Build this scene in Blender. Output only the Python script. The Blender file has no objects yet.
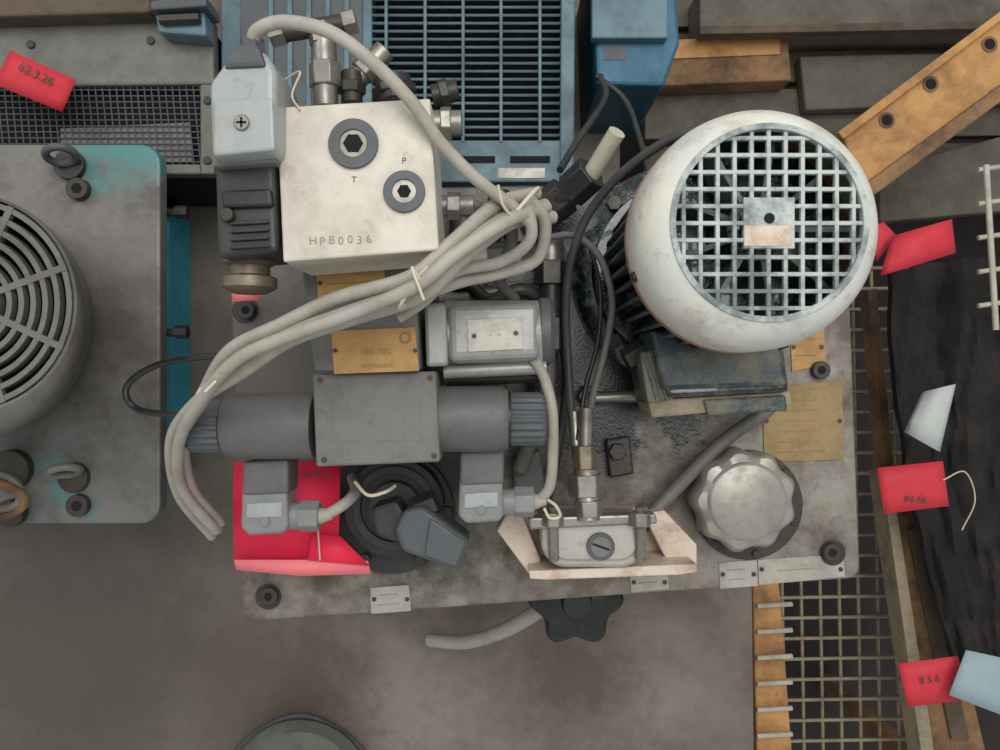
import bpy, bmesh, math, random
from mathutils import Vector, Matrix
random.seed(4)
Z0=0.85; H=0.785
def S(h): return H/(H-h)
def P(px,py,h=0.0):
    s=S(h); return Vector(((px-500)/1000/s,(375-py)/1000/s,Z0+h))
def R(r,h=0.0): return r/1000/S(h)
def lin(c):
    return tuple(((x/255)/12.92 if x/255<=0.04045 else ((x/255+0.055)/1.055)**2.4) for x in c)+(1,)
MATS={}
def mat(name,col,rough=0.6,metal=0.0,dirt=None,dscale=18,damt=0.5,bump=0.15,bscale=220,thr=(0.45,0.7),col2=None,fine=0.25,coat=0,spots=()):
    m=bpy.data.materials.new(name); m.use_nodes=True
    nt=m.node_tree; b=nt.nodes['Principled BSDF']; L=nt.links.new
    b.inputs['Metallic'].default_value=metal
    b.inputs['Coat Weight'].default_value=coat
    tc=nt.nodes.new('ShaderNodeTexCoord')
    def noise(sc,det=6,r=0.6):
        n=nt.nodes.new('ShaderNodeTexNoise'); n.inputs['Scale'].default_value=sc; n.inputs['Detail'].default_value=det; n.inputs['Roughness'].default_value=r
        L(tc.outputs['Object'],n.inputs['Vector']); return n
    def mix(fac,a,bb):
        x=nt.nodes.new('ShaderNodeMix'); x.data_type='RGBA'
        L(fac,x.inputs[0])
        if isinstance(a,tuple): x.inputs[6].default_value=a
        else: L(a,x.inputs[6])
        x.inputs[7].default_value=bb
        return x.outputs[2]
    def ramp(src,a,b2,va=0,vb=1):
        r=nt.nodes.new('ShaderNodeMapRange'); r.inputs[1].default_value=a; r.inputs[2].default_value=b2; r.inputs[3].default_value=va; r.inputs[4].default_value=vb
        L(src,r.inputs[0]); return r.outputs[0]
    def math_(op,a,b2):
        r=nt.nodes.new('ShaderNodeMath'); r.operation=op
        for i,v in enumerate((a,b2)):
            if isinstance(v,(int,float)): r.inputs[i].default_value=v
            else: L(v,r.inputs[i])
        return r.outputs[0]
    base=lin(col)
    n1=noise(60)
    dk=tuple(x*0.6 for x in base[:3])+(1,)
    out=mix(ramp(n1.outputs[0],0.35,0.75,0,fine*2),base,dk)
    ro=None
    if col2:
        n3=noise(dscale*0.45,4); out=mix(ramp(n3.outputs[0],0.45,0.6,0,0.8),out,lin(col2))
    if dirt:
        n2=noise(dscale,8,0.7)
        out=mix(ramp(n2.outputs[0],thr[0],thr[1],0,damt),out,lin(dirt))
        ro=ramp(n2.outputs[0],thr[0],thr[1],rough,min(1,rough+0.25))
        n5=noise(dscale*6,6,0.75)
        out=mix(ramp(n5.outputs[0],0.56,0.68,0,damt*0.6),out,lin(dirt))
    for (x,y,rad,soft,c,rg) in spots:
        vm=nt.nodes.new('ShaderNodeVectorMath'); vm.operation='MULTIPLY'; vm.inputs[1].default_value=(1,1,0); L(tc.outputs['Object'],vm.inputs[0])
        d=nt.nodes.new('ShaderNodeVectorMath'); d.operation='DISTANCE'; L(vm.outputs[0],d.inputs[0]); d.inputs[1].default_value=(x,y,0)
        n6=noise(28,7,0.7)
        dd=math_('ADD',d.outputs['Value'],math_('MULTIPLY',math_('SUBTRACT',n6.outputs[0],0.5),0.2))
        f=ramp(dd,rad,rad+soft,0.9,0.0)
        out=mix(f,out,lin(c))
        mr=nt.nodes.new('ShaderNodeMix'); L(f,mr.inputs[0]); 
        if ro is None: mr.inputs[2].default_value=rough
        else: L(ro,mr.inputs[2])
        mr.inputs[3].default_value=rg; ro=mr.outputs[0]
    if ro is None: b.inputs['Roughness'].default_value=rough
    else: L(ro,b.inputs['Roughness'])
    L(out,b.inputs['Base Color'])
    if bump:
        n4=noise(bscale,5); bp=nt.nodes.new('ShaderNodeBump'); bp.inputs['Strength'].default_value=bump; bp.inputs['Distance'].default_value=0.002
        L(n4.outputs[0],bp.inputs['Height']); L(bp.outputs[0],b.inputs['Normal'])
    MATS[name]=m; return m
M=mat
M('plate',(150,143,132),0.46,0.2,(84,72,62),11,0.85,0.2,300,(0.43,0.62),(126,118,113),fine=0.3,
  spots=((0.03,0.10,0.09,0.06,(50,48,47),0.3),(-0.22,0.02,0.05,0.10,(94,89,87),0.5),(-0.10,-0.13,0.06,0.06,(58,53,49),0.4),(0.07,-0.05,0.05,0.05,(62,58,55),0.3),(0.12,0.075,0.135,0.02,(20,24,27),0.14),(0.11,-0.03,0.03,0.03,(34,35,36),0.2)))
M('tank',(110,108,106),0.6,0,(70,60,52),12,0.6)
M('cream',(206,198,184),0.5,0.05,(140,128,110),10,0.55,0.05,200,(0.48,0.7),(192,185,172),fine=0.06)
M('bracket',(210,192,174),0.55,0,(146,106,86),22,0.75,0.1,200,(0.48,0.66),fine=0.1)
M('white',(222,217,204),0.42,0,(140,118,100),11,0.65,0.12,150,(0.52,0.68),(200,203,198),fine=0.1)
M('grill',(180,186,182),0.55,0,(84,96,98),28,0.85,0.1,150,(0.44,0.60),fine=0.2)
M('rust',(150,112,84),0.7,0,(96,70,56),40,0.7)
M('fins',(92,100,100),0.35,0.1,(34,38,40),26,0.8,0.2,200,(0.46,0.6))
M('oily',(24,30,33),0.14,0.2,(104,114,114),34,0.7,0.5,120,(0.50,0.64),coat=0.6)
M('tealbox',(48,64,68),0.35,0,(128,120,102),22,0.85,0.25,200,(0.47,0.62),(20,28,32))
M('tan',(160,144,118),0.6,0,(78,74,68),40,0.7)
M('valve',(114,112,110),0.55,0.05,(82,74,68),14,0.6,0.15,260,fine=0.15)
M('valved',(98,96,95),0.5,0.0,(68,63,59),14,0.55,0.1,fine=0.12)
M('knobgrey',(80,84,88),0.5,0,(94,90,86),30,0.4,0.05)
M('din',(132,134,133),0.33,0,(92,90,86),18,0.45,0.05,fine=0.1)
M('dinlight',(160,163,162),0.33,0,(110,107,102),14,0.6,0.05,fine=0.1)
M('black',(40,40,42),0.4,0,(82,77,70),24,0.45,0.05)
M('blackg',(28,29,31),0.35,0,(58,56,54),24,0.4,0.05)
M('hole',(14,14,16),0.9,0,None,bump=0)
M('steel',(150,146,138),0.36,0.7,(92,78,64),30,0.65,0.05)
M('steelb',(184,180,172),0.34,0.6,(120,108,96),20,0.5,0.03,fine=0.1)
M('chrome',(162,158,149),0.42,0.55,(112,104,92),25,0.5,0.05,fine=0.08)
M('brass',(128,116,98),0.45,0.5,(76,66,56),26,0.7,0.08)
M('darksteel',(62,60,58),0.4,0.5,(98,86,72),30,0.5)
M('alu',(156,156,153),0.4,0.3,(100,95,89),16,0.65,0.1)
M('ochre',(190,146,86),0.5,0.1,(132,104,76),20,0.65,0.05)
M('ochred',(158,131,88),0.55,0.1,(96,84,70),16,0.75,0.05)
M('label',(176,171,160),0.4,0.25,(112,101,88),24,0.6,0.03)
M('ink',(74,70,67),0.7,0,None,bump=0)
M('inkf',(146,136,124),0.7,0,None,bump=0)
M('ochrink',(150,116,74),0.6,0,None,bump=0)
M('cable',(168,162,150),0.55,0,(120,111,100),22,0.55,0.03,fine=0.1)
M('cabled',(108,104,98),0.55,0,(78,73,68),25,0.5,0.03)
M('tie',(208,196,174),0.4,0,None,bump=0)
M('hosec',(190,188,164),0.5,0,(140,136,116),25,0.5,0.03)
M('hosed',(62,62,62),0.5,0,(96,90,84),30,0.5,0.05)
M('red',(238,36,74),0.6,0,(214,26,60),12,0.4,0.05,fine=0.05)
M('redd',(206,48,62),0.65,0,(172,38,50),12,0.5,0.05,fine=0.05)
M('pink',(240,124,130),0.6,0,None,bump=0.02,fine=0.05)
M('paper',(192,195,192),0.8,0,(166,170,170),14,0.4,0.05,fine=0.05)
M('paperb',(152,170,176),0.8,0,(132,150,158),14,0.4,0.05,fine=0.05)
M('shelf',(136,125,114),0.55,0.05,(90,78,69),4,0.75,0.2,120,(0.42,0.66),(116,108,100),fine=0.14,
  spots=((-0.62,-0.40,0.10,0.35,(80,71,64),0.6),(0.10,-0.42,0.03,0.12,(90,73,62),0.5),(-0.30,-0.46,0.02,0.14,(88,77,68),0.5)))
M('ground',(54,48,46),0.9,0,(34,31,30),6,0.7,0.4,60)
M('wood',(98,84,68),0.8,0,(62,53,45),10,0.8,0.3,90)
M('woodg',(106,99,88),0.85,0,(70,64,57),9,0.8,0.3,90)
M('orange',(194,144,84),0.6,0,(124,90,64),9,0.85,0.15,140,(0.46,0.64),fine=0.14)
M('brownrail',(146,108,72),0.7,0,(76,63,53),9,0.9,0.2,140,(0.43,0.59))
M('wire',(162,146,122),0.6,0.1,(98,78,60),24,0.6,0.1)
M('wirew',(190,182,168),0.5,0.2,(120,100,80),24,0.5,0.1)
M('mat_black',(28,25,25),0.97,0,(56,50,46),16,0.7,0.8,50)
M('blue',(96,122,132),0.5,0.05,(66,76,78),9,0.7,0.08,140,(0.44,0.66),fine=0.12)
M('blued',(38,100,126),0.45,0.05,(36,70,86),8,0.6,0.08)
M('teal',(70,186,210),0.5,0,(60,130,140),9,0.5,0.1)
M('greyp',(120,119,112),0.55,0.1,(82,77,70),8,0.65,0.1)
M('leftplate',(124,119,114),0.45,0.15,(84,76,71),9,0.75,0.15,200,(0.44,0.62),(110,110,108),fine=0.28,
  spots=((-0.405,0.262,0.03,0.05,(76,134,132),0.5),(-0.47,-0.12,0.005,0.04,(88,122,121),0.5)))
M('cowl',(114,110,105),0.5,0.15,(76,70,65),14,0.7,0.12)
M('shoe',(100,102,92),0.8,0,(66,68,62),20,0.5,0.3,160)

COL=bpy.context.scene.collection
def group(name,loc=None):
    e=bpy.data.objects.new(name,None); e.empty_display_size=0.03; COL.objects.link(e)
    return e
def link(name,data,parent,m=None):
    o=bpy.data.objects.new(name,data); COL.objects.link(o)
    if parent: o.parent=parent
    if m: data.materials.append(MATS[m])
    return o
def finish(bm,name,parent,m,bevel=0,smooth=True,seg=2,ang=35):
    bmesh.ops.recalc_face_normals(bm,faces=bm.faces)
    if smooth:
        for f in bm.faces: f.smooth=True
        for e in bm.edges:
            if len(e.link_faces)==2 and e.calc_face_angle(0)>math.radians(ang): e.smooth=False
    me=bpy.data.meshes.new(name); bm.to_mesh(me); bm.free()
    o=link(name,me,parent,m)
    if bevel:
        b=o.modifiers.new('bevel','BEVEL'); b.width=bevel; b.segments=seg; b.limit_method='ANGLE'; b.angle_limit=math.radians(40); b.harden_normals=False
    return o
def prism(name,parent,poly,h0,h1,m,bevel=0.0015,seg=2):
    bm=bmesh.new(); top=[P(x,y,h1) for x,y in poly]
    a=[bm.verts.new(v) for v in top]; b=[bm.verts.new((v.x,v.y,Z0+h0)) for v in top]
    n=len(a); bm.faces.new(a); bm.faces.new(b[::-1])
    for i in range(n): bm.faces.new((a[i],a[(i+1)%n],b[(i+1)%n],b[i]))
    return finish(bm,name,parent,m,bevel,False,seg)
def box(name,parent,x0,y0,x1,y1,h0,h1,m,bevel=0.0015,rot=0,seg=2):
    cx,cy=(x0+x1)/2,(y0+y1)/2; a=math.radians(rot); c,s=math.cos(a),math.sin(a)
    pts=[]
    for x,y in ((x0,y0),(x1,y0),(x1,y1),(x0,y1)):
        dx,dy=x-cx,y-cy; pts.append((cx+dx*c-dy*s,cy+dx*s+dy*c))
    return prism(name,parent,pts,h0,h1,m,bevel,seg)
def rounded(x0,y0,x1,y1,r,n=6,r2=None):
    pts=[]; r2=r if r2 is None else r2
    for cx,cy,a0,q in ((x1-r,y0+r,-90,r),(x1-r2,y1-r2,0,r2),(x0+r2,y1-r2,90,r2),(x0+r,y0+r,180,r)):
        for i in range(n+1):
            a=math.radians(a0+90*i/n); pts.append((cx+q*math.cos(a),cy+q*math.sin(a)))
    return pts
def lathe(name,parent,origin,axis,prof,m,seg=48,lobe=None,bevel=0,rot=0,ang=35,smooth=True):
    origin=Vector(origin); q=Vector(axis).normalized().to_track_quat('Z','Y')
    bm=bmesh.new(); rings=[]
    for k,(r,z) in enumerate(prof):
        ring=[]
        for i in range(seg):
            a=2*math.pi*i/seg+rot; rr=r
            if lobe and lobe[2][k]: rr=r*(1+lobe[1]*math.cos(lobe[0]*a))
            ring.append(bm.verts.new(origin+q@Vector((rr*math.cos(a),rr*math.sin(a),z))))
        rings.append(ring)
    for r0,r1 in zip(rings,rings[1:]):
        for i in range(seg): bm.faces.new((r0[i],r0[(i+1)%seg],r1[(i+1)%seg],r1[i]))
    bm.faces.new(rings[0]); bm.faces.new(rings[-1])
    return finish(bm,name,parent,m,bevel,smooth,2,ang)
def rod(name,parent,a,b,r,m,seg=24,r2=None,bevel=0):
    A=P(*a);B=P(*b); d=(B-A)
    return lathe(name,parent,A,d,[(r,0),(r2 or r,d.length)],m,seg,bevel=bevel)
def vcyl(name,parent,px,py,r,h0,h1,m,seg=40,bevel=0.0008,rot=0,lobe=None):
    p=P(px,py,h1); rr=R(r,h1)
    lb=(lobe[0],lobe[1],[1,1]) if lobe else None
    return lathe(name,parent,(p.x,p.y,Z0+h0),(0,0,1),[(rr,0),(rr,h1-h0)],m,seg,bevel=bevel,rot=rot,lobe=lb)
def vring(name,parent,px,py,ro,ri,h0,h1,m,seg=48):
    p=P(px,py,h1); a=R(ro,h1); b=R(ri,h1); bm=bmesh.new(); rs=[]
    for r,z in ((a,h0),(a,h1),(b,h1),(b,h0)):
        rs.append([bm.verts.new((p.x+r*math.cos(2*math.pi*i/seg),p.y+r*math.sin(2*math.pi*i/seg),Z0+z)) for i in range(seg)])
    for k in range(4):
        r0,r1=rs[k],rs[(k+1)%4]
        for i in range(seg): bm.faces.new((r0[i],r0[(i+1)%seg],r1[(i+1)%seg],r1[i]))
    return finish(bm,name,parent,m,0.0004)
def catmull(pts,n=10):
    pts=[Vector(p) for p in pts]; q=[2*pts[0]-pts[1]]+pts+[2*pts[-1]-pts[-2]]; out=[]
    for i in range(1,len(q)-2):
        a,b,c,d=q[i-1:i+3]
        for k in range(n):
            t=k/n; out.append(0.5*((2*b)+(c-a)*t+(2*a-5*b+4*c-d)*t*t+(3*b-a-3*c+d)*t**3))
    out.append(pts[-1]); return out
def tube(name,parent,pts,rpx,m,res=4):
    hs=sum(p[2] for p in pts)/len(pts); w=catmull([P(*p) for p in pts])
    cu=bpy.data.curves.new(name,'CURVE'); cu.dimensions='3D'; sp=cu.splines.new('POLY'); sp.points.add(len(w)-1)
    for i,v in enumerate(w): sp.points[i].co=(*v,1)
    sp.use_smooth=True
    cu.bevel_depth=R(rpx,hs); cu.bevel_resolution=res; cu.use_fill_caps=True
    return link(name,cu,parent,m)
def text(name,parent,s,px,py,h,size,m='ink',rot=0,sx=1):
    cu=bpy.data.curves.new(name,'FONT'); cu.body=s; cu.size=R(size,h); cu.extrude=0.0001; cu.align_x='CENTER'; cu.align_y='CENTER'
    o=link(name,cu,parent,m); o.location=P(px,py,h)+Vector((0,0,0.0002)); o.rotation_euler=(0,0,math.radians(rot)); o.scale=(sx,1,1); return o
def bolt(name,parent,px,py,r,h,m='darksteel',hh=0.008):
    vcyl(name+'_head',parent,px,py,r,h,h+hh,m,24)
    vcyl(name+'_socket',parent,px,py,r*0.5,h+hh-0.001,h+hh+0.0006,'hole',6,0)
def sheet(name,parent,grid,m,thick=0.0008):
    bm=bmesh.new(); vs=[[bm.verts.new(P(*p)) for p in row] for row in grid]
    for r0,r1 in zip(vs,vs[1:]):
        for i in range(len(r0)-1): bm.faces.new((r0[i],r0[i+1],r1[i+1],r1[i]))
    o=finish(bm,name,parent,m); s=o.modifiers.new('s','SOLIDIFY'); s.thickness=thick; return o

# ================= SURROUNDINGS =================
def slab(name,x0,y0,x1,y1,z,t,m):
    bm=bmesh.new(); bmesh.ops.create_cube(bm,size=1)
    for v in bm.verts: v.co=Vector(((x0+x1)/2+v.co.x*(x1-x0),(y0+y1)/2+v.co.y*(y1-y0),z-t/2+v.co.z*t))
    return finish(bm,name,None,m,0,False)
slab('floor',-2.6,-2.2,2.6,2.2,0,0.05,'ground')
HS=-0.33
g=group('sheet_steel_table')
prism('table_top',g,[(-420,-150),(620,-150),(620,215),(748,215),(757,1000),(-420,1000)],HS-0.012,HS,'shelf',0.002)
for i,(x,y) in enumerate(((-300,-50),(560,-50),(700,950),(-300,950))): 
    box(f'leg_{i}',g,x-20,y-20,x+20,y+20,-Z0,HS-0.012,'tank')
g=group('timber_pallet')
for i in range(7):
    y=-190+i*56
    prism(f'plank_{i}',g,[(645,y),(1250,y-6),(1250,y+43),(645,y+49)],-0.40,-0.38,'woodg' if i%2 else 'wood')
for i,x in enumerate((690,900,1150)): box(f'stringer_{i}',g,x,-190,x+30,190,-0.48,-0.4005,'wood')
for i,(x,y) in enumerate(((690,-150),(1150,-150),(690,150),(1150,150))): box(f'block_{i}',g,x,y,x+30,y+30,-Z0,-0.4805,'wood')
g=group('timber_beam')
prism('beam',g,[(655,40),(788,34),(792,80),(655,86)],-0.379,-0.335,'brownrail',0.003)
prism('beam_edge',g,[(662,40),(780,36),(780,54),(662,59)],-0.335,-0.332,'orange',0.0005)
g=group('steel_crossbar')
prism('bar',g,[(700,-15),(1010,-22),(1010,28),(700,34)],-0.379,-0.31,'woodg',0.003)
prism('bar_lip',g,[(700,26),(1010,20),(1010,28),(700,34)],-0.31,-0.295,'wood',0.001)
g=group('wooden_plank')
prism('board',g,[(800,56),(1060,50),(1060,100),(806,110)],-0.379,-0.355,'woodg',0.003)
prism('board_low',g,[(880,170),(1060,120),(1060,206),(880,222)],-0.379,-0.355,'woodg',0.002)

g=group('ventilated_cabinet')
hc=-0.12
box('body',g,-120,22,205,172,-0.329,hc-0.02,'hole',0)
prism('frame_top',g,[(-120,24),(212,18),(214,84),(-120,88)],hc-0.02,hc,'greyp',0.003)
prism('frame_right',g,[(200,84),(214,84),(214,174),(200,174)],hc-0.02,hc,'greyp',0.002)
prism('frame_bottom',g,[(-120,164),(200,164),(200,174),(-120,174)],hc-0.02,hc,'greyp',0.002)
for i in range(46):
    x=-115+i*7; rod(f'mesh_v_{i}',g,(x,86,hc-0.006),(x+8,166,hc-0.006),0.0008,'knobgrey',6)
for i in range(13):
    y=90+i*6; rod(f'mesh_h_{i}',g,(-118,y,hc-0.006),(201,y,hc-0.006),0.0008,'knobgrey',6)
prism('plate_dark',g,[(60,128),(190,122),(192,162),(60,163)],hc-0.012,hc-0.0085,'valve',0.001)
for i,(x,y) in enumerate(((30,44),(150,40),(207,100),(207,160))): vcyl(f'rivet_{i}',g,x,y,4,hc,hc+0.003,'darksteel',16)
g=group('timber_plank')
prism('board',g,[(-120,-40),(150,-44),(150,12),(-120,20)],-0.118,-0.09,'wood',0.003)
g=group('blue_bracket')
prism('web',g,[(154,10),(204,6),(206,36),(158,32)],-0.119,-0.09,'blue',0.003)
prism('web_flange',g,[(150,0),(206,-4),(206,6),(150,10)],-0.119,-0.075,'knobgrey',0.002)
rod('bolt',g,(160,20,-0.085),(200,18,-0.085),0.006,'darksteel',6)

g=group('louvred_blue_cabinet')
hb=-0.13
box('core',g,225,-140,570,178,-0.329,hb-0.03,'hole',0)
prism('panel_left',g,[(221,-140),(372,-140),(372,182),(221,182)],hb-0.028,hb,'blue',0.002)
prism('panel_recess',g,[(240,-100),(362,-100),(362,172),(240,172)],hb-0.002,hb+0.003,'knobgrey',0.001)
for i in range(5): prism(f'panel_strip_{i}',g,[(268+i*19,-60),(273+i*19,-60),(273+i*19,170),(268+i*19,170)],hb,hb+0.006,'blue',0.001)
prism('panel_right',g,[(562,-140),(576,-140),(574,182),(560,182)],hb-0.028,hb+0.004,'blue',0.002)
prism('panel_bottom',g,[(372,140),(562,140),(562,182),(372,182)],hb-0.028,hb,'blue',0.002)
for i in range(34):
    y=-130+i*8.0
    sheet(f'louvre_{i}',g,[[(372,y,hb),(562,y,hb)],[(372,y+2.6,hb-0.001),(562,y+2.6,hb-0.001)],[(372,y+4.2,hb-0.014),(562,y+4.2,hb-0.014)]],'blue')
for i,x in enumerate((386,425,463,501,540)):
    box(f'mullion_{i}',g,x-1.5,-130,x+1.5,142,hb-0.004,hb+0.0018,'blue',0.0005)
for i in range(3): box(f'slot_{i}',g,400+i*55,156,440+i*55,163,hb,hb+0.0008,'hole',0)
prism('sticker',g,[(498,168),(545,168),(545,178),(498,178)],hb,hb+0.001,'label',0)
g=group('blue_steel_box')
prism('body',g,[(592,-60),(672,-60),(680,42),(664,86),(597,84)],-0.329,-0.14,'blued',0.004)
prism('lid',g,[(592,-60),(668,-60),(668,38),(592,38)],-0.14,-0.125,'blue',0.002)
box('label',g,604,46,626,60,-0.14,-0.1392,'knobgrey',0)

# --- left hydraulic unit
g=group('hydraulic_unit_with_fan')
hl=-0.06
prism('deck_plate',g,rounded(-200,144,160,524,20),hl-0.02,hl,'leftplate',0.003)
prism('tank',g,rounded(-220,174,102,500,6),HS+0.0005,hl-0.0205,'teal',0.003)
prism('tank_flange',g,rounded(-210,172,108,504,6),hl-0.05,hl-0.0205,'blued',0.003)
prism('tank_side_cover',g,[(134,208),(141,208),(141,478),(134,478)],hl-0.12,hl-0.04,'teal',0.002)
for i,(x,y) in enumerate(((66,158),(70,470))):
    p=P(x,y,hl+0.012)
    vcyl(f'eyebase_{i}',g,x+2,y+ (6 if i==0 else 8),15,hl,hl+0.008,'darksteel',24)
    bpy.ops.mesh.primitive_torus_add(location=(p.x,p.y,p.z+0.010),major_radius=0.014,minor_radius=0.0042,rotation=(math.radians(70),0,0.2))
    t=bpy.context.object; t.name=f'eyebolt_{i}'; t.parent=g; t.data.materials.append(MATS['greyp' if i else 'knobgrey'])
    for f in t.data.polygons: f.use_smooth=True
bolt('deckbolt_a',g,76,188,11,hl,'darksteel',0.01); bolt('deckbolt_b',g,76,506,11,hl,'darksteel',0.01)
for i,y in enumerate((212,332)):
    rod(f'sidebolt_{i}',g,(140,y,hl-0.035),(184,y+1,hl-0.035),0.0045,'darksteel',16); rod(f'sidebolt_head_{i}',g,(176,y,hl-0.035),(188,y,hl-0.035),0.0075,'darksteel',6)
for i in range(2): vcyl(f'port_{i}',g,8,470+44*i,20-6*i,hl,hl+0.012,'darksteel',24)
tube('port_wire',g,[(-40,480,0),(5,486,-0.02),(25,500,-0.03),(8,515,-0.03),(-30,520,0)],5,'brownrail')
tube('port_wire_b',g,[(-40,470,0),(0,474,-0.02),(20,488,-0.03),(14,506,-0.03),(-30,512,0)],4,'cabled')
def loft(name,parent,rings,m,seg=64):
    bm=bmesh.new(); rs=[]
    for cx,cy,r,h in rings:
        c=P(cx,cy,h); rr=R(r,h)
        rs.append([bm.verts.new((c.x+rr*math.cos(2*math.pi*i/seg),c.y+rr*math.sin(2*math.pi*i/seg),c.z)) for i in range(seg)])
    for r0,r1 in zip(rs,rs[1:]):
        for i in range(seg): bm.faces.new((r0[i],r0[(i+1)%seg],r1[(i+1)%seg],r1[i]))
    return finish(bm,name,parent,m)
loft('fan_cowl',g,[(-18,322,112,hl),(-36,320,122,0.07),(-38,318,124,0.09),(-36,314,121,0.105),(-34,308,115,0.115),(-33,303,110,0.12),(-33,303,107,0.118),(-33,303,104,0.06)],'cowl')
vcyl('fan_dark',g,-32,303,100,0.01,0.02,'hole',48)
for k,r in enumerate((102,90,78,66,54,42,30)):
    vring(f'guard_ring_{k}',g,-33,303,r+2.8,r-2.8,0.110,0.118,'cowl',64)
c=P(-33,303,0.117)
for k in range(8):
    a=math.radians(k*45+20); r0=R(22,.117); r1=R(106,.117)
    d=Vector((math.cos(a),math.sin(a),0)); n=Vector((-d.y,d.x,0))*0.0028
    bm=bmesh.new()
    vs=[bm.verts.new(c+d*r+n*s+Vector((0,0,z))) for z in (-0.004,0.0015) for r,s in ((r0,1),(r1,1),(r1,-1),(r0,-1))]
    bm.faces.new(vs[:4]); bm.faces.new(vs[4:]); 
    for i in range(4): bm.faces.new((vs[i],vs[(i+1)%4],vs[4+(i+1)%4],vs[4+i]))
    finish(bm,f'guard_spoke_{k}',g,'cowl',0,False)
vcyl('guard_hub',g,-33,303,24,0.112,0.121,'cowl')
for k in range(7):
    a=2*math.pi*k/7; c2=P(-33,303,0.07)
    rodA=c2+Vector((math.cos(a),math.sin(a),0))*0.02; rodB=c2+Vector((math.cos(a+.25),math.sin(a+.25),0))*0.075
    lathe(f'fan_blade_{k}',g,rodA,rodB-rodA,[(0.003,0),(0.010,(rodB-rodA).length)],'black',4)

# --- right side
g=group('wire_mesh_panel')
hm=-0.42
for i in range(8):
    x=776+i*19; rod(f'wire_v_{i}',g,(x,262,hm),(x+10,800,hm),0.0026,'wire',8)
for i in range(26):
    y=270+i*20.5; rod(f'wire_h_{i}',g,(770,y,hm+0.005),(930,y-3,hm+0.005),0.0026,'wire',8)
g=group('orange_cage_post')
prism('post',g,[(752,560),(778,560),(796,800),(758,800)],-0.38,-0.345,'orange',0.003)
for i in range(8):
    y=606+i*26; rod(f'wire_end_{i}',g,(757,y,-0.338),(792,y-2,-0.338),0.0036,'wirew',10)
box('foot',g,762,820,776,840,-Z0,-0.345,'brownrail')
g=group('cage_side_rail')
prism('rail',g,[(888,470),(918,466),(998,800),(934,800)],-0.335,-0.30,'brownrail',0.003)
prism('rail_edge',g,[(882,474),(891,472),(942,800),(928,800)],-0.33,-0.288,'tan',0.001)
prism('rail_channel',g,[(908,530),(922,528),(970,740),(952,740)],-0.30,-0.294,'wood',0.001)
prism('rail_upper',g,[(868,290),(877,288),(896,480),(886,482)],-0.36,-0.33,'brownrail',0.002)
box('foot',g,966,810,984,828,-Z0,-0.336,'brownrail')
g=group('black_rubber_mat')
rows=[]; NJ,NK=60,44
from mathutils import noise as mn
for j in range(NJ):
    t=j/(NJ-1); y=268+t*430; xl=886+t*t*80+5*mn.noise(Vector((t*9,0,3))); xr=1080; row=[]
    for k in range(NK):
        u=k/(NK-1); q=Vector((u*5+t*1.2,t*2.2,0))
        hh=-0.235+0.022*mn.noise(q)+0.010*mn.noise(q*3.1)+0.006*mn.noise(Vector((u*22,t*22,1)))-(0.02 if k==0 else 0)
        row.append((xl+(xr-xl)*u, y-18*u+6*mn.noise(Vector((u*6,5,0))), hh))
    rows.append(row)
sheet('mat_sheet',g,rows,'mat_black',0.012)
g=group('orange_perforated_beam')
prism('web',g,[(842,134),(1060,-28),(1060,58),(868,198)],-0.24,-0.20,'orange',0.003)
prism('lower_flange',g,[(860,188),(1060,42),(1060,58),(868,200)],-0.20,-0.18,'brownrail',0.002)
prism('upper_flange',g,[(838,132),(1060,-33),(1060,-24),(844,139)],-0.20,-0.19,'orange',0.0015)
for i,(x,y) in enumerate(((887,120),(931,84),(990,44),(1040,6))):
    vring(f'hole_rim_{i}',g,x,y,8,5.5,-0.2,-0.1985,'brownrail',24); vcyl(f'hole_{i}',g,x,y,6,-0.2,-0.1990,'hole',20,0)
g=group('wire_rack')
for i in range(5): rod(f'rung_{i}',g,(978,170+i*34,-0.15),(1060,158+i*34,-0.15),0.0030,'wirew',10)
rod('upright_a',g,(986,165,-0.147),(996,330,-0.147),0.0035,'wirew',10); rod('upright_b',g,(1040,150,-0.147),(1046,330,-0.147),0.0035,'wirew',10)
def tag(name,poly,h,m,txt=None,tp=None,rot=0,sz=14,curl=0.004):
    g=group(name)
    a,b,c,d=poly; n=8; rows=[]
    for j in range(4):
        v=j/3; row=[]
        for k in range(n+1):
            u=k/n
            x=(a[0]*(1-u)+b[0]*u)*(1-v)+(d[0]*(1-u)+c[0]*u)*v; y=(a[1]*(1-u)+b[1]*u)*(1-v)+(d[1]*(1-u)+c[1]*u)*v
            row.append((x,y,h+curl*math.sin(u*3.1)+curl*0.8*math.sin(v*2+u)))
        rows.append(row)
    sheet('card',g,rows,m,0.0008)
    if txt: text('writing',g,txt,tp[0],tp[1],h+curl*2+0.0005,sz,'ink',rot)
    return g
tag('red_tag',[(10,50),(76,80),(62,112),(-6,84)],-0.09,'redd','62.3.26',(36,74),-26,13)
tag('red_tag',[(892,236),(952,219),(956,253),(880,276)],-0.15,'redd',curl=0.01)
tag('red_tag',[(872,226),(884,222),(897,236),(876,262)],-0.17,'redd')
tag('red_tag',[(877,468),(943,461),(949,506),(884,514)],-0.16,'redd','84-56',(916,500),-4,10,curl=0.003)
tag('red_tag',[(898,664),(958,656),(968,700),(908,707)],-0.16,'redd','8 5 6',(930,680),8,10,curl=0.003)
tag('paper_tag',[(966,650),(1012,660),(1004,716),(949,695)],-0.14,'paperb')
tag('paper_tag',[(922,392),(956,384),(940,452),(904,432)],-0.15,'paper',curl=0.012)
g=group('tag_string')
tube('string',g,[(943,480,-0.15),(965,472,-0.16),(975,500,-0.17),(962,530,-0.18)],0.7,'tie')
g=group('shoe')
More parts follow.
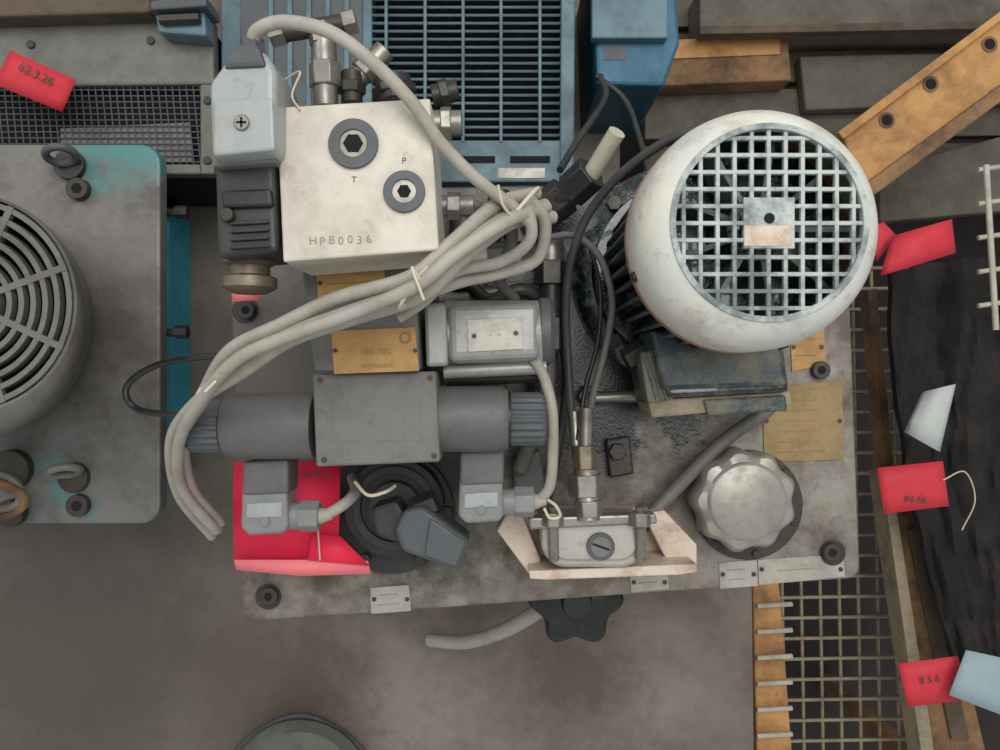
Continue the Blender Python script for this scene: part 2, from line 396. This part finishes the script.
loft('toe_cap',g,[(300,792,72,HS+0.001),(300,792,74,HS+0.02),(300,790,70,HS+0.05),(300,788,56,HS+0.07),(300,786,34,HS+0.082),(300,786,2,HS+0.086)],'shoe',32)
tube('welt',g,[(226,800,HS+0.012),(240,748,HS+0.012),(300,716,HS+0.012),(360,748,HS+0.012),(374,800,HS+0.012)],3,'knobgrey')

# ================= MAIN TANK =================
g=group('hydraulic_oil_tank')
def lerp(a,b,t): return (a[0]+(b[0]-a[0])*t,a[1]+(b[1]-a[1])*t)
cs=[(226,192),(846,178),(860,578),(243,622)]
pts=[]
for i in range(4):
    p0,p1,p2=cs[i-1],cs[i],cs[(i+1)%4]; L0=math.dist(p0,p1); L1=math.dist(p1,p2); r=14
    a=lerp(p1,p0,r/L0); b=lerp(p1,p2,r/L1)
    for k in range(6):
        t=k/5; pts.append(lerp(lerp(a,p1,t),lerp(p1,b,t),t))
prism('cover_plate',g,pts,-0.014,0,'plate',0.002)
prism('tank_body',g,[(250,212),(826,200),(838,528),(262,560)],HS+0.0005,-0.0145,'tank',0.004)
for i,(x,y) in enumerate(((268,597),(833,553),(245,310),(832,200))): 
    vcyl(f'washer_{i}',g,x,y,13,0,0.002,'darksteel',24); bolt(f'coverbolt_{i}',g,x,y,9,0.002,'darksteel')
def nameplate(name,poly,h,m,lines=3,rot=0):
    g=group(name); prism('plate',g,poly,h+0.0002,h+0.0016,m,0.0003)
    x0=min(p[0] for p in poly);x1=max(p[0] for p in poly);y0=min(p[1] for p in poly);y1=max(p[1] for p in poly)
    for i in range(lines):
        yy=y0+(y1-y0)*(i+1)/(lines+1); w=(x1-x0)*(0.4+0.25*random.random()); cx=(x0+x1)/2-(x1-x0)*0.05
        box(f'print_{i}',g,cx-w/2,yy-0.6,cx+w/2,yy+0.6,h+0.0016,h+0.0018,'inkf' if m=='label' else 'ochrink',0,rot)
    for i,(x,y) in enumerate(((x0+4,(y0+y1)/2),(x1-4,(y0+y1)/2))): vcyl(f'rivet_{i}',g,x,y,2.2,h+0.0016,h+0.0026,'darksteel',12,0)
    return g
nameplate('rating_plate',[(763,388),(842,380),(844,460),(764,462)],0,'ochred',7,-2)
nameplate('rating_plate',[(790,330),(824,322),(826,364),(792,372)],0,'ochre',2)
nameplate('small_label_plate',[(370,588),(409,585),(411,611),(371,614)],0,'label',2,-4)
nameplate('small_label_plate',[(630,576),(668,572),(669,589),(631,593)],0,'label',1,-4)
nameplate('small_label_plate',[(719,563),(757,560),(758,586),(720,589)],0,'label',2,-4)
nameplate('small_label_plate',[(758,560),(844,554),(845,577),(759,585)],0,'label',1,-4)

# ================= MOTOR =================
g=group('electric_motor')
mc=P(677,275,0); mx,my=mc.x,mc.y
def ML(n,prof,m,**k): return lathe(n,g,(mx,my,Z0),(0,0,1),prof,m,**k)
ML('mount_flange',[(0.104,0.0),(0.106,0.004),(0.106,0.014),(0.098,0.018),(0.088,0.02),(0.086,0.03),(0.06,0.032)],'oily',seg=64)
ML('stator_body',[(0.060,0.03),(0.060,0.20)],'oily')
bm=bmesh.new()
for k in range(36):
    a=2*math.pi*k/36; d=Vector((math.cos(a),math.sin(a),0)); n=Vector((-d.y,d.x,0))*0.0016
    vs=[bm.verts.new(Vector((mx,my,Z0+z))+d*r+n*s) for z in (0.032,0.20) for r,s in ((0.058,1),(0.079,1),(0.079,-1),(0.058,-1))]
    bm.faces.new(vs[:4]); bm.faces.new(vs[4:])
    for i in range(4): bm.faces.new((vs[i],vs[(i+1)%4],vs[4+(i+1)%4],vs[4+i]))
finish(bm,'cooling_fins',g,'fins',0,False)
for i in range(4):
    a=math.radians(45+90*i); p=Vector((mx+0.094*math.cos(a),my+0.094*math.sin(a),Z0+0.018))
    lathe(f'flange_bolt_{i}',g,p,(0,0,1),[(0.008,0),(0.008,0.01)],'darksteel',6,bevel=0.0008)
seg=96; bm=bmesh.new(); rs=[]
for r,z in ((0.0810,0.200),(0.0835,0.204),(0.0835,0.230),(0.0828,0.240),(0.0805,0.2505),(0.075,0.260),(0.069,0.2665),(0.0640,0.270),(0.0620,0.270),(0.0615,0.266),(0.0620,0.262),(0.079,0.236),(0.081,0.202)):
    rs.append([bm.verts.new((mx+r*math.cos(2*math.pi*i/seg),my+r*math.sin(2*math.pi*i/seg),Z0+z)) for i in range(seg)])
for k in range(len(rs)):
    r0,r1=rs[k],rs[(k+1)%len(rs)]
    for i in range(seg): bm.faces.new((r0[i],r0[(i+1)%seg],r1[(i+1)%seg],r1[i]))
finish(bm,'fan_cowl',g,'white')
lathe('cowl_rust_lip',g,(mx,my,Z0+0.1985),(0,0,1),[(0.0818,0),(0.0843,0.001),(0.0843,0.007),(0.083,0.008)],'rust',96)
vring('grill_seat',g,500+(mx*1000)*S(.2705),375-(my*1000)*S(.2705),0.0655*1000*S(.2705),0.0615*1000*S(.2705),0.266,0.2705,'grill',96)
for i in range(4):
    a=math.radians(20+90*i); p=Vector((mx+0.083*math.cos(a),my+0.083*math.sin(a),Z0+0.214)); lathe(f'cowl_screw_{i}',g,p,(math.cos(a),math.sin(a),0),[(0.004,0),(0.004,0.003)],'darksteel',12)
ML('cowl_inner_floor',[(0.076,0.2035),(0.076,0.207)],'oily')
def bar(n,cx,cy,lx,ly,z0,z1,m,bev=0.0003):
    bm=bmesh.new(); bmesh.ops.create_cube(bm,size=1)
    for v in bm.verts: v.co=Vector((mx+cx+v.co.x*lx,my+cy+v.co.y*ly,Z0+(z0+z1)/2+v.co.z*(z1-z0)))
    return finish(bm,n,g,m,bev,False,1)
st=0.0112
for i in range(-5,6):
    o=i*st; ln=2*math.sqrt(max(0,0.0630**2-o*o))
    if ln>0.01:
        bar(f'grill_v_{i+5}',o,0,0.0027,ln,0.2645,0.2685,'grill'); bar(f'grill_h_{i+5}',0,o,ln,0.0027,0.2647,0.2687,'grill')
bar('grill_pad',0.000,0.000,0.0336,0.0336,0.2644,0.2690,'grill'); 
bar('pad_rust',-0.001,-0.0085,0.031,0.0135,0.2690,0.2694,'bracket')
lathe('pad_hole',g,(mx,my+0.003,Z0+0.269),(0,0,1),[(0.0035,0),(0.0035,0.0005)],'hole',16)
ML('fan_hub',[(0.026,0.207),(0.022,0.248),(0.012,0.252)],'oily')
for k in range(9):
    a=2*math.pi*k/9; d=Vector((math.cos(a),math.sin(a),0)); n=Vector((-d.y,d.x,0))*0.0018
    bm=bmesh.new()
    vs=[bm.verts.new(Vector((mx,my,Z0+z))+d*r+n*s) for z in (0.207,0.246) for r,s in ((0.02,1),(0.068,1),(0.068,-1),(0.02,-1))]
    bm.faces.new(vs[:4]); bm.faces.new(vs[4:])
    for i in range(4): bm.faces.new((vs[i],vs[(i+1)%4],vs[4+(i+1)%4],vs[4+i]))
    finish(bm,f'fan_blade_{k}',g,'tealbox' if k%3 else 'grill',0,False)
prism('terminal_box',g,[(650,330),(782,330),(788,386),(664,390)],0.06,0.125,'tealbox',0.004,3)
prism('terminal_box_lid',g,[(654,346),(784,344),(790,392),(668,398)],0.050,0.118,'oily',0.004,3)
prism('terminal_box_rim',g,[(648,400),(790,391),(793,405),(652,418)],0.05,0.108,'tan',0.002)
prism('terminal_box_cover',g,[(704,400),(786,395),(788,411),(708,416)],0.06,0.112,'tealbox',0.002)
prism('terminal_box_cheek',g,[(640,352),(666,348),(676,398),(648,404)],0.05,0.112,'tealbox',0.002)
for i in range(3): prism(f'cheek_rib_{i}',g,[(642+i*5,352),(644+i*5,352),(658+i*5,400),(656+i*5,400)],0.06,0.1145,'fins',0.0005)
rod('cable_gland_big',g,(644,352,0.07),(626,362,0.07),0.012,'darksteel',6)
bolt('foot_bolt',g,822,370,9,0.0,'darksteel')
for i,(x,y) in enumerate(((674,386),(780,382))): vcyl(f'lid_screw_{i}',g,x,y,4.5,0.11,0.122,'steel',16)

# ================= BREATHER CAP =================
g=group('filler_breather_cap')
vcyl('flange',g,748,505,55,0.0003,0.006,'darksteel',48)
for i in range(6):
    a=math.radians(60*i+20); vcyl(f'flange_screw_{i}',g,748+50*math.cos(a),505+50*math.sin(a),4,0.006,0.009,'darksteel',12)
p=P(748,502,0.05); k=R(1,0.05)
lathe('cap',g,(p.x,p.y,Z0+0.006),(0,0,1),[(44*k,0),(48*k,0.004),(51*k,0.014),(51*k,0.032),(49*k,0.037),(46*k,0.040),(40*k,0.0415),(38*k,0.0435),(36*k,0.0445),(10*k,0.0452),(1*k,0.0452)],'chrome',108,lobe=(9,0.055,[1,1,1,1,1,1,0,0,0,0,0]),ang=30)
# ================= MANIFOLD BLOCK =================
g=group('hydraulic_manifold_block')
ht=0.26
prism('block',g,[(276,107),(430,98),(439,250),(283,262)],0.185,ht,'cream',0.0015)
vring('port_ring_big',g,353,143,25,14,ht,ht+0.003,'knobgrey'); vcyl('port_plug_big',g,353,143,15,ht,ht+0.0015,'steel'); vcyl('port_hex_big',g,353,143,10,ht+0.001,ht+0.0022,'hole',6,0)
vring('port_ring_small',g,404,191,21,12,ht,ht+0.003,'knobgrey'); vcyl('port_plug_small',g,404,191,13,ht,ht+0.0015,'steel'); vcyl('port_hex_small',g,404,191,7,ht+0.001,ht+0.0022,'hole',6,0)
text('mark_P',g,'P',404,161,ht,9,'ink',rot=-3); text('mark_T',g,'T',354,180,ht,9,'ink',rot=-3)
for i,ch in enumerate('HPB0036'): text(f'serial_{i}',g,ch,313+i*9.3,241-i*0.3+(i%2),ht,11.5,'inkf',rot=3-(i%3)*3)
prism('side_label',g,[(330,255.5),(408,249.5),(408,252.5),(330,258.8)],0.20,0.245,'knobgrey',0)
def fitting(pref,a,b,r,m='steel',hexr=None):
    rod(pref+'_body',g,a,b,r,m,24,bevel=0.0006)
    mid0=tuple(a[i]+(b[i]-a[i])*0.3 for i in range(3)); mid1=tuple(a[i]+(b[i]-a[i])*0.65 for i in range(3))
    rod(pref+'_hex',g,mid0,mid1,hexr or r*1.35,m,6,bevel=0.0008)
fitting('inlet',(326,108,0.235),(324,40,0.235),0.0085,'steel',0.0115)
rod('tee_run',g,(276,34,0.235),(352,22,0.235),0.0065,'darksteel',20); rod('tee_cap',g,(270,36,0.235),(284,32,0.235),0.009,'steel',6); rod('tee_cap_b',g,(344,24,0.235),(356,21,0.235),0.009,'steel',6)
rod('tee_stem',g,(323,44,0.235),(320,26,0.235),0.0095,'steel',6)
fitting('elbow',(352,104,0.23),(352,72,0.23),0.0075,'darksteel')
fitting('angle_pipe',(352,84,0.225),(385,50,0.225),0.008,'steel')
fitting('coupling',(396,102,0.225),(392,78,0.225),0.013,'darksteel',0.016)
fitting('side_port',(432,124,0.225),(462,123,0.225),0.009,'steel')
fitting('side_port_low',(436,206,0.19),(474,206,0.19),0.008,'steel')
fitting('side_top',(432,96,0.20),(458,90,0.20),0.008,'darksteel')
tube('side_pipe',g,[(468,206,0.19),(478,210,0.18),(478,235,0.15)],7,'steel')
prism('stack_body',g,[(300,255),(414,250),(420,370),(314,371)],0.001,0.175,'valve',0.002)
prism('stack_riser',g,[(296,150),(410,150),(414,262),(300,262)],0.001,0.1849,'valved',0.002)
g=group('solenoid_valve')
prism('coil',g,[(214,162),(274,158),(278,252),(217,258)],0.205,0.262,'black',0.004,3)
prism('coil_band',g,[(220,190),(270,188),(272,206),(222,208)],0.21,0.267,'blackg',0.002)
vcyl('coil_screw',g,226,214,7,0.262,0.268,'darksteel',16)
for i in range(4): box(f'coil_rib_{i}',g,230,220+i*8,268,224+i*8,0.262,0.265,'blackg',0.0005,-3)
lathe('retaining_nut',g,P(250,250,0.225),(0,-1,0),[(0.016,0),(0.018,0.004),(0.018,0.010),(0.014,0.012),(0.014,0.018),(0.019,0.020),(0.019,0.027),(0.012,0.031)],'brass',32)
prism('connector',g,[(222,64),(232,50),(262,48),(272,62),(276,72),(275,152),(211,158),(208,82)],0.225,0.285,'dinlight',0.005,3)
prism('connector_cap',g,[(228,50),(240,42),(258,44),(266,66),(222,68)],0.235,0.288,'knobgrey',0.003)
prism('connector_step',g,[(213,100),(273,97),(275,150),(213,156)],0.285,0.289,'dinlight',0.0025,3)
vcyl('connector_screw',g,241,122,8,0.289,0.291,'steel',20)
box('slot_a',g,236,121,246,123,0.291,0.2914,'hole',0); box('slot_b',g,240,117,242,127,0.291,0.2914,'hole',0)
prism('connector_gasket',g,[(211,153),(275,149),(276,162),(212,167)],0.22,0.272,'valve',0.002)
rod('cable_gland',g,(254,62,0.27),(252,40,0.272),0.008,'knobgrey',6)

# ================= DIRECTIONAL VALVE =================
g=group('directional_control_valve')
hv=0.165
prism('body',g,[(312,374),(436,371),(440,462),(316,467)],0.09,hv,'valve',0.002)
prism('body_ridge',g,[(332,400),(420,398),(421,440),(334,442)],hv-0.002,hv+0.0003,'valve',0.0002)
prism('subplate',g,[(318,374),(436,372),(440,462),(320,464)],0.001,0.089,'valved',0.002)
for i,(x,y) in enumerate(((320,380),(430,378),(324,460),(434,456))): vcyl(f'body_bolt_{i}',g,x,y,3,hv-0.001,hv+0.0004,'darksteel',16,0)
text('mark_C',g,'L',352,404,hv+0.0006,8,'inkf'); 
hz=0.135
def barrel(side):
    if side=='l':
        A=P(316,426,hz); d=(-1,0,0); L=R(88,hz); n='left'
    else:
        A=P(434,419,hz); d=(1,0,0); L=R(74,hz); n='right'
    r=R(33,hz)
    lathe(f'{n}_solenoid',g,A,d,[(r*0.98,0),(r,0.003),(r,L-0.006),(r*0.9,L),(r*0.6,L+0.001)],'valved',48)
    kn=Vector(A)+Vector(d)*(L)
    lathe(f'{n}_knob',g,kn,d,[(r*0.70,0),(r*0.78,0.003),(r*0.78,0.027),(r*0.70,0.031),(r*0.3,0.032)],'knobgrey',120,lobe=(20,0.05,[1,1,1,1,0]),ang=60)
    lathe(f'{n}_knob_collar',g,kn-Vector(d)*0.001,d,[(r*0.8,0),(r*0.8,0.003)],'blackg',40)
barrel('l'); barrel('r')
prism('right_barrel_saddle',g,[(446,392),(500,390),(500,440),(446,442)],0.11,0.152,'valved',0.006,3)
prism('left_barrel_saddle',g,[(236,398),(306,396),(306,452),(238,454)],0.11,0.150,'valved',0.008,3)

def din(name,x0,y0,x1,y1,h,gx,gy,cab):
    g=group(name)
    prism('housing',g,[(x0+2,y0+16),(x1-2,y0+14),(x1,y1-6),(x1-5,y1),(x0+8,y1+2),(x0,y1-6)],h-0.035,h,'din',0.004,3)
    prism('base',g,[(x0+2,y0),(x1,y0-3),(x1,y0+32),(x0+2,y0+34)],h-0.034,h+0.002,'valved',0.003,3)
    prism('window',g,[(x0+6,y0+42),(x1-6,y0+40),(x1-6,y0+55),(x0+6,y0+57)],h-0.001,h+0.0015,'dinlight',0.0015)
    vcyl('screw',g,(x0+x1)/2,y1-12,5,h-0.001,h+0.002,'din',16)
    rod('gland_thread',g,(x1-2,gy,h-0.015),(gx-12,gy,h-0.015),0.0115,'din',24,bevel=0.0008)
    rod('gland_nut',g,(gx-18,gy,h-0.015),(gx+2,gy,h-0.015),0.0135,'din',6,bevel=0.001)
    rod('gland_boot',g,(gx,gy,h-0.015),(gx+14,gy-2,h-0.015),0.0075,'cable',16,r2=0.0045)
    tube('cable',g,cab,5.5,'cable')
din('solenoid_connector',240,462,288,534,0.13,318,516,[(328,514,0.115),(340,507,0.115),(350,499,0.105),(356,490,0.08),(352,478,0.04)])
din('solenoid_connector',458,452,504,522,0.13,532,502,[(540,500,0.115),(550,485,0.12),(553,450,0.13),(552,410,0.14),(545,380,0.14),(535,360,0.15)])
g1=nameplate('yellow_valve_plate',[(331,331),(415,327),(419,371),(334,374)],0.175,'ochre',0)
text('brand_text',g1,'40-10/2',378,352,0.1768,9,'ochrink',2); vring('logo',g1,405,338,6,4,0.1766,0.1772,'ochrink',24)
text('brand_line',g1,'HYDRAULIK',378,366,0.1768,6,'ochrink',2)
nameplate('yellow_valve_plate',[(316,270),(384,266),(386,296),(318,300)],0.175,'ochre',1,-3)

g=group('pressure_relief_valve')
hr=0.16
prism('body',g,[(424,304),(446,302),(448,366),(426,367)],0.06,hr+0.005,'alu',0.003)
prism('body_front',g,[(444,304),(540,302),(541,360),(446,364)],0.10,hr,'alu',0.009,4)
lathe('spring_barrel',g,P(446,334,0.13),(1,0,0),[(0.028,0),(0.028,R(94,.13)),(0.026,R(98,.13))],'alu',40)
lathe('end_cap',g,P(538,332,0.13),(1,0,0),[(0.027,0),(0.0285,0.002),(0.0285,0.009),(0.024,0.013)],'knobgrey',40)
prism('name_plate',g,[(467,320),(522,317),(523,349),(468,352)],hr,hr+0.0012,'label',0.0003)
text('plate_text',g,'-  -',495,334,hr+0.0013,10,'inkf')
for i,(x,y) in enumerate(((474,336),(516,333))): vcyl(f'rivet_{i}',g,x,y,2.5,hr+0.001,hr+0.002,'darksteel',12,0)
rod('lower_pipe',g,(444,372,0.14),(546,367,0.14),0.006,'alu',20); rod('lower_pipe_dark',g,(446,380,0.12),(548,376,0.12),0.0055,'darksteel',20)
prism('foot',g,[(450,310),(520,308),(520,360),(450,364)],0.001,0.0999,'valved',0.002)

# ================= GREY CABLES =================
g=group('grey_cable_bundle')
base=[(545,205,0.20),(505,215,0.235),(455,252,0.25),(415,286,0.25),(345,310,0.235),(285,333,0.225),(236,360,0.21),(202,398,0.18),(180,440,0.14),(186,490,0.08),(218,530,0.03)]
offs=[(0,0,0),(7,11,-.004),(-8,-11,.003),(2,3,.016)]
for k,(dx,dy,dh) in enumerate(offs):
    pts=[]
    for i,(x,y,h) in enumerate(base):
        nx,ny=(dx*0.9,dy*0.9)
        if i>=7: nx,ny=(-dy*0.65 - (3 if k==2 else 0),dx*0.6)
        if i==3: nx*=0.8;ny*=0.8
        wob=4*math.sin(i*1.9+k*2)
        pts.append((x+nx+wob*0.4,y+ny+wob*0.6,h+dh))
    tube(f'cable_{k}',g,pts,6.4,'cable')
tube('cable_solenoid',g,[(252,46,0.272),(258,30,0.278),(285,22,0.282),(330,32,0.285),(372,62,0.283),(410,100,0.275),(440,142,0.265),(475,178,0.255),(508,203,0.245),(530,222,0.235)],6.8,'cable')
tube('cable_return',g,[(530,200,0.235),(545,222,0.22),(538,258,0.20),(505,272,0.20),(460,282,0.21),(420,296,0.22)],6.2,'cable')
tube('cable_return_b',g,[(528,205,0.24),(530,240,0.23),(500,262,0.215),(455,272,0.22),(425,300,0.22),(398,318,.22)],6,'cable')
tube('cable_drop',g,[(508,215,0.22),(512,240,0.18),(500,280,0.14),(515,300,0.12)],6,'cabled')
def tie(n,x,y,h,r,ang,off=0):
    p=P(x,y,h); bpy.ops.mesh.primitive_torus_add(location=p,major_radius=r,minor_radius=0.0013,rotation=(math.radians(90),0,math.radians(ang)),major_segments=32,minor_segments=8)
    t=bpy.context.object; t.name=n; t.parent=g; t.scale=(1,0.7,1); t.data.materials.append(MATS['tie'])
tie('zip_tie_a',414,288,0.255,0.017,55); tie('zip_tie_b',522,208,0.235,0.018,50); tie('zip_tie_c',213,383,0.195,0.015,40)
tube('tie_tail_a',g,[(420,280,0.27),(412,268,0.275),(424,300,0.272)],1.5,'tie'); tube('tie_tail_b',g,[(515,220,0.25),(503,205,0.262),(498,185,0.268)],1.5,'tie'); tube('tie_tail_c',g,[(222,375,0.215),(205,392,0.22)],1.5,'tie')
tube('tie_tail_d',g,[(284,80,0.25),(300,72,0.26),(292,95,0.26),(300,110,0.262)],1.1,'tie')

g=group('black_loop_cable')
tube('cable',g,[(232,358,0.06),(200,357,0.05),(160,364,0.03),(132,380,0.02),(126,396,0.02),(140,410,0.02),(180,415,0.05),(225,414,0.08)],3.4,'black')

# ================= HOSES =================
g=group('black_hydraulic_hose')
tube('hose',g,[(705,128,0.20),(665,142,0.18),(620,175,0.15),(588,215,0.12),(571,260,0.10),(566,310,0.08),(568,360,0.07),(572,420,0.07),(578,470,0.07)],4.5,'hosed')
tube('hose_fat',g,[(560,170,0.02),(578,140,-0.03),(605,98,-0.08),(600,76,-0.10)],3.5,'black')
tube('hose_lower',g,[(596,76,-0.10),(625,100,-0.1),(640,140,-0.06),(650,175,-0.03)],3,'black')
g=group('gauge_capillary_hose')
tube('hose',g,[(545,238,0.08),(575,236,0.09),(600,258,0.09),(612,300,0.09),(606,345,0.09),(592,400,0.09),(585,442,0.09)],3.6,'cabled')
tube('hose_inner',g,[(590,245,0.06),(600,290,0.06),(598,340,0.07),(585,390,0.08),(578,440,0.09)],2.4,'black')
rod('fit_a',g,(586,408,0.09),(585,446,0.09),0.0062,'steel',16); rod('fit_b',g,(574,412,0.08),(576,446,0.085),0.005,'steel',16)
g=group('return_line_fitting')
rod('hose_end',g,(590,176,0.10),(617,132,0.13),0.0075,'hosec',24)
rod('nut_a',g,(544,212,0.07),(566,194,0.08),0.018,'black',6,bevel=0.001); rod('collar',g,(560,200,0.08),(574,188,0.09),0.013,'darksteel',24); rod('nut_b',g,(570,192,0.085),(592,172,0.10),0.0165,'black',6,bevel=0.001)
rod('stem',g,(528,228,0.05),(552,206,0.07),0.010,'darksteel',20)
vcyl('stem_base',g,520,228,16,0.001,0.05,'darksteel',6)
g=group('pressure_port_fitting')
for i,(y0,y1,r,m) in enumerate(((238,262,0.012,'steel'),(262,285,0.016,'darksteel'),(285,318,0.011,'black'),(318,350,0.014,'darksteel'))):
    rod(f'segment_{i}',g,(551,y0,0.06),(551,y1,0.06),r,m,6 if i%2 else 24,bevel=0.0006)
vcyl('banjo',g,554,256,16,0.001,0.05,'darksteel',6); 
rod('pipe_across',g,(440,300,0.03),(560,292,0.03),0.009,'steel',20); rod('pipe_up',g,(500,190,0.03),(486,262,0.03),0.010,'darksteel',20)
rod('pipe_up_b',g,(462,200,0.03),(462,290,0.03),0.012,'darksteel',20); rod('pipe_low',g,(450,262,0.10),(520,258,0.10),0.011,'alu',24); rod('pipe_low_nut',g,(488,260,0.10),(506,259,0.10),0.0145,'darksteel',6)
tube('bent_pipe',g,[(470,286,0.05),(490,300,0.06),(520,290,0.06),(545,300,0.05)],7,'darksteel')
vcyl('plug_a',g,590,396,12,0.001,0.015,'darksteel',6); rod('plug_rod',g,(590,398,0.02),(640,396,0.02),0.006,'steel',16)
tube('lower_pipe',g,[(520,470,0.04),(530,440,0.05),(545,400,0.06),(548,350,0.06)],8,'cabled')
tube('wiring',g,[(560,330,0.03),(566,380,0.03),(560,440,0.03),(548,500,0.05)],4,'black')
g=group('test_point_valve')
prism('base',g,[(512,460),(540,450),(548,500),(516,510)],0.001,0.03,'valved',0.003)
prism('flat_bracket',g,[(606,440),(630,436),(634,474),(610,478)],0.001,0.012,'darksteel',0.002)
vcyl('nut',g,618,452,9,0.012,0.022,'darksteel',6)
g=group('grey_suction_hose')
tube('hose',g,[(640,530,0.04),(652,514,0.04),(690,474,0.035),(725,440,0.03),(765,412,0.03),(775,400,0.03)],7,'cabled')
g=group('drain_hose')
tube('hose',g,[(560,590,-0.05),(545,606,-0.09),(505,630,-0.16),(465,642,-0.22),(430,640,-0.26)],7.5,'cable')

# ================= GAUGE BRACKET =================
g=group('pressure_gauge')
hg=0.09
prism('back_plate',g,[(520,522),(536,512),(640,508),(664,514),(684,540),(684,566),(536,570)],0.001,0.030,'bracket',0.0015)
prism('left_wing',g,[(497,531),(510,507),(520,509),(541,560),(531,577)],0.0305,0.060,'bracket',0.0015)
prism('right_wing',g,[(646,514),(664,510),(697,545),(697,570),(672,571),(650,528)],0.0305,0.060,'bracket',0.0015)
prism('front_lip',g,[(529,571),(697,564),(698,572),(680,575),(548,580),(530,579)],0.0305,hg,'bracket',0.0012)
prism('canister',g,rounded(541,520,647,568,4,10,26),0.0305,0.096,'steelb',0.006,4)
prism('canister_top',g,rounded(549,524,639,561,4,10,20),0.096,0.100,'steelb',0.002,3)
vcyl('dial',g,601,547,14,0.100,0.104,'knobgrey',40); vcyl('dial_face',g,601,547,10,0.104,0.105,'valve',40,0); box('dial_needle',g,592,546,610,548,0.105,0.1054,'hole',0,20)
prism('strap',g,[(528,518),(656,514),(658,524),(530,530)],0.09,0.108,'steel',0.002)
for i,x in enumerate((553,640)):
    rod(f'stud_{i}',g,(x,506,0.11),(x+1,560,0.10),0.0045,'steel',12); rod(f'stud_nut_{i}',g,(x,512,0.11),(x,526,0.11),0.0095,'steel',6,bevel=0.0008)
rod('stem',g,(586,470,0.10),(588,520,0.105),0.0105,'steel',24); rod('stem_hex',g,(585,474,0.10),(586,496,0.10),0.0155,'steel',6,bevel=0.001); rod('stem_hex_b',g,(584,446,0.095),(585,470,0.097),0.0105,'brass',6,bevel=0.001)
rod('stem_hex_c',g,(588,500,0.105),(589,516,0.105),0.0125,'steel',6,bevel=0.001)
tube('ring_tail',g,[(548,500,0.12),(556,506,0.125),(560,516,0.12),(550,518,0.12),(544,508,0.12)],1.6,'tie')
g=group('black_star_knob')
p=P(578,604,-0.02); kk=R(1,-0.02)
lathe('knob',g,(p.x,p.y-0.002,Z0-0.072),(0,0,1),[(30*kk,0),(42*kk,0.006),(44*kk,0.028),(38*kk,0.036),(16*kk,0.038),(14*kk,0.048)],'blackg',96,lobe=(6,0.12,[1,1,1,1,0,0]),ang=50,rot=0.4)
rod('spindle',g,(576,572,-0.04),(577,600,-0.04),0.008,'darksteel',20)

# ================= FILTER + CONNECTOR =================
g=group('return_filter_head')
vcyl('flange',g,392,512,62,0.0005,0.012,'black',48); vcyl('head',g,394,508,50,0.012,0.035,'blackg',48); vring('ring',g,394,508,42,34,0.035,0.040,'black'); vcyl('cap',g,394,508,26,0.035,0.05,'black',48)
for i in range(6):
    a=math.radians(60*i); vcyl(f'bolt_{i}',g,392+55*math.cos(a),512+55*math.sin(a),6,0.012,0.02,'darksteel',6)
g=group('black_plug_connector')
prism('housing',g,[(404,510),(422,506),(470,540),(458,572),(402,552),(394,530)],0.06,0.10,'knobgrey',0.005,3)
prism('housing_top',g,[(430,518),(466,542),(456,568),(424,556)],0.10,0.104,'knobgrey',0.003)
prism('stub',g,[(370,508),(396,500),(408,520),(400,544),(376,536)],0.0505,0.085,'black',0.004)
rod('gland',g,(412,512,0.08),(436,502,0.08),0.012,'black',6)
g=group('red_document_sleeve')
sheet('sleeve',g,[[(234,462,0.045),(290,461,0.05),(340,462,0.045)],[(233,500,0.045),(290,500,0.052),(340,500,0.045)],[(234,560,0.045),(290,560,0.05),(338,556,0.045)]],'red')
sheet('fold',g,[[(234,560,0.052),(300,560,0.054),(368,561,0.048)],[(236,570,0.050),(300,576,0.052),(371,574,0.046)]],'pink')
sheet('fold_edge',g,[[(312,534,0.056),(340,536,0.05)],[(308,560,0.056),(370,566,0.048)]],'red')
text('writing',g,'x-4,5',316,474,0.052,13)
sheet('corner',g,[[(232,290,0.05),(262,286,0.05)],[(232,302,0.05),(262,300,0.05)]],'pink')
g=group('loose_tie_wire')
tube('wire',g,[(355,482,0.11),(368,495,0.12),(385,492,0.12),(395,486,0.11)],1.8,'tie')
tube('wire_b',g,[(318,530,0.07),(320,560,0.06)],0.8,'tie')

# ================= LIGHT =================
w=bpy.data.worlds.new('World'); bpy.context.scene.world=w; w.use_nodes=True
bg=w.node_tree.nodes['Background']; bg.inputs[0].default_value=(0.94,0.98,0.97,1); bg.inputs[1].default_value=0.56
def area(n,loc,size,e,col,target=(0,0,Z0)):
    l=bpy.data.lights.new(n,'AREA'); l.energy=e; l.size=size; l.color=col
    o=bpy.data.objects.new(n,l); COL.objects.link(o); o.location=loc
    o.rotation_euler=(Vector(target)-Vector(loc)).to_track_quat('-Z','Y').to_euler()
area('roof_light',(0.45,0.8,3.3),1.6,44,(1.0,0.99,0.96))
area('window_light',(-1.6,1.2,2.6),1.4,11,(0.92,0.97,1.0))
cam=bpy.data.cameras.new('Camera'); co=bpy.data.objects.new('Camera',cam); COL.objects.link(co)
co.location=(0,0,Z0+H); co.rotation_euler=(0,0,0); cam.sensor_width=36; cam.lens=36*H; cam.clip_start=0.01
bpy.context.scene.camera=co
bpy.context.scene.view_settings.view_transform='Standard'
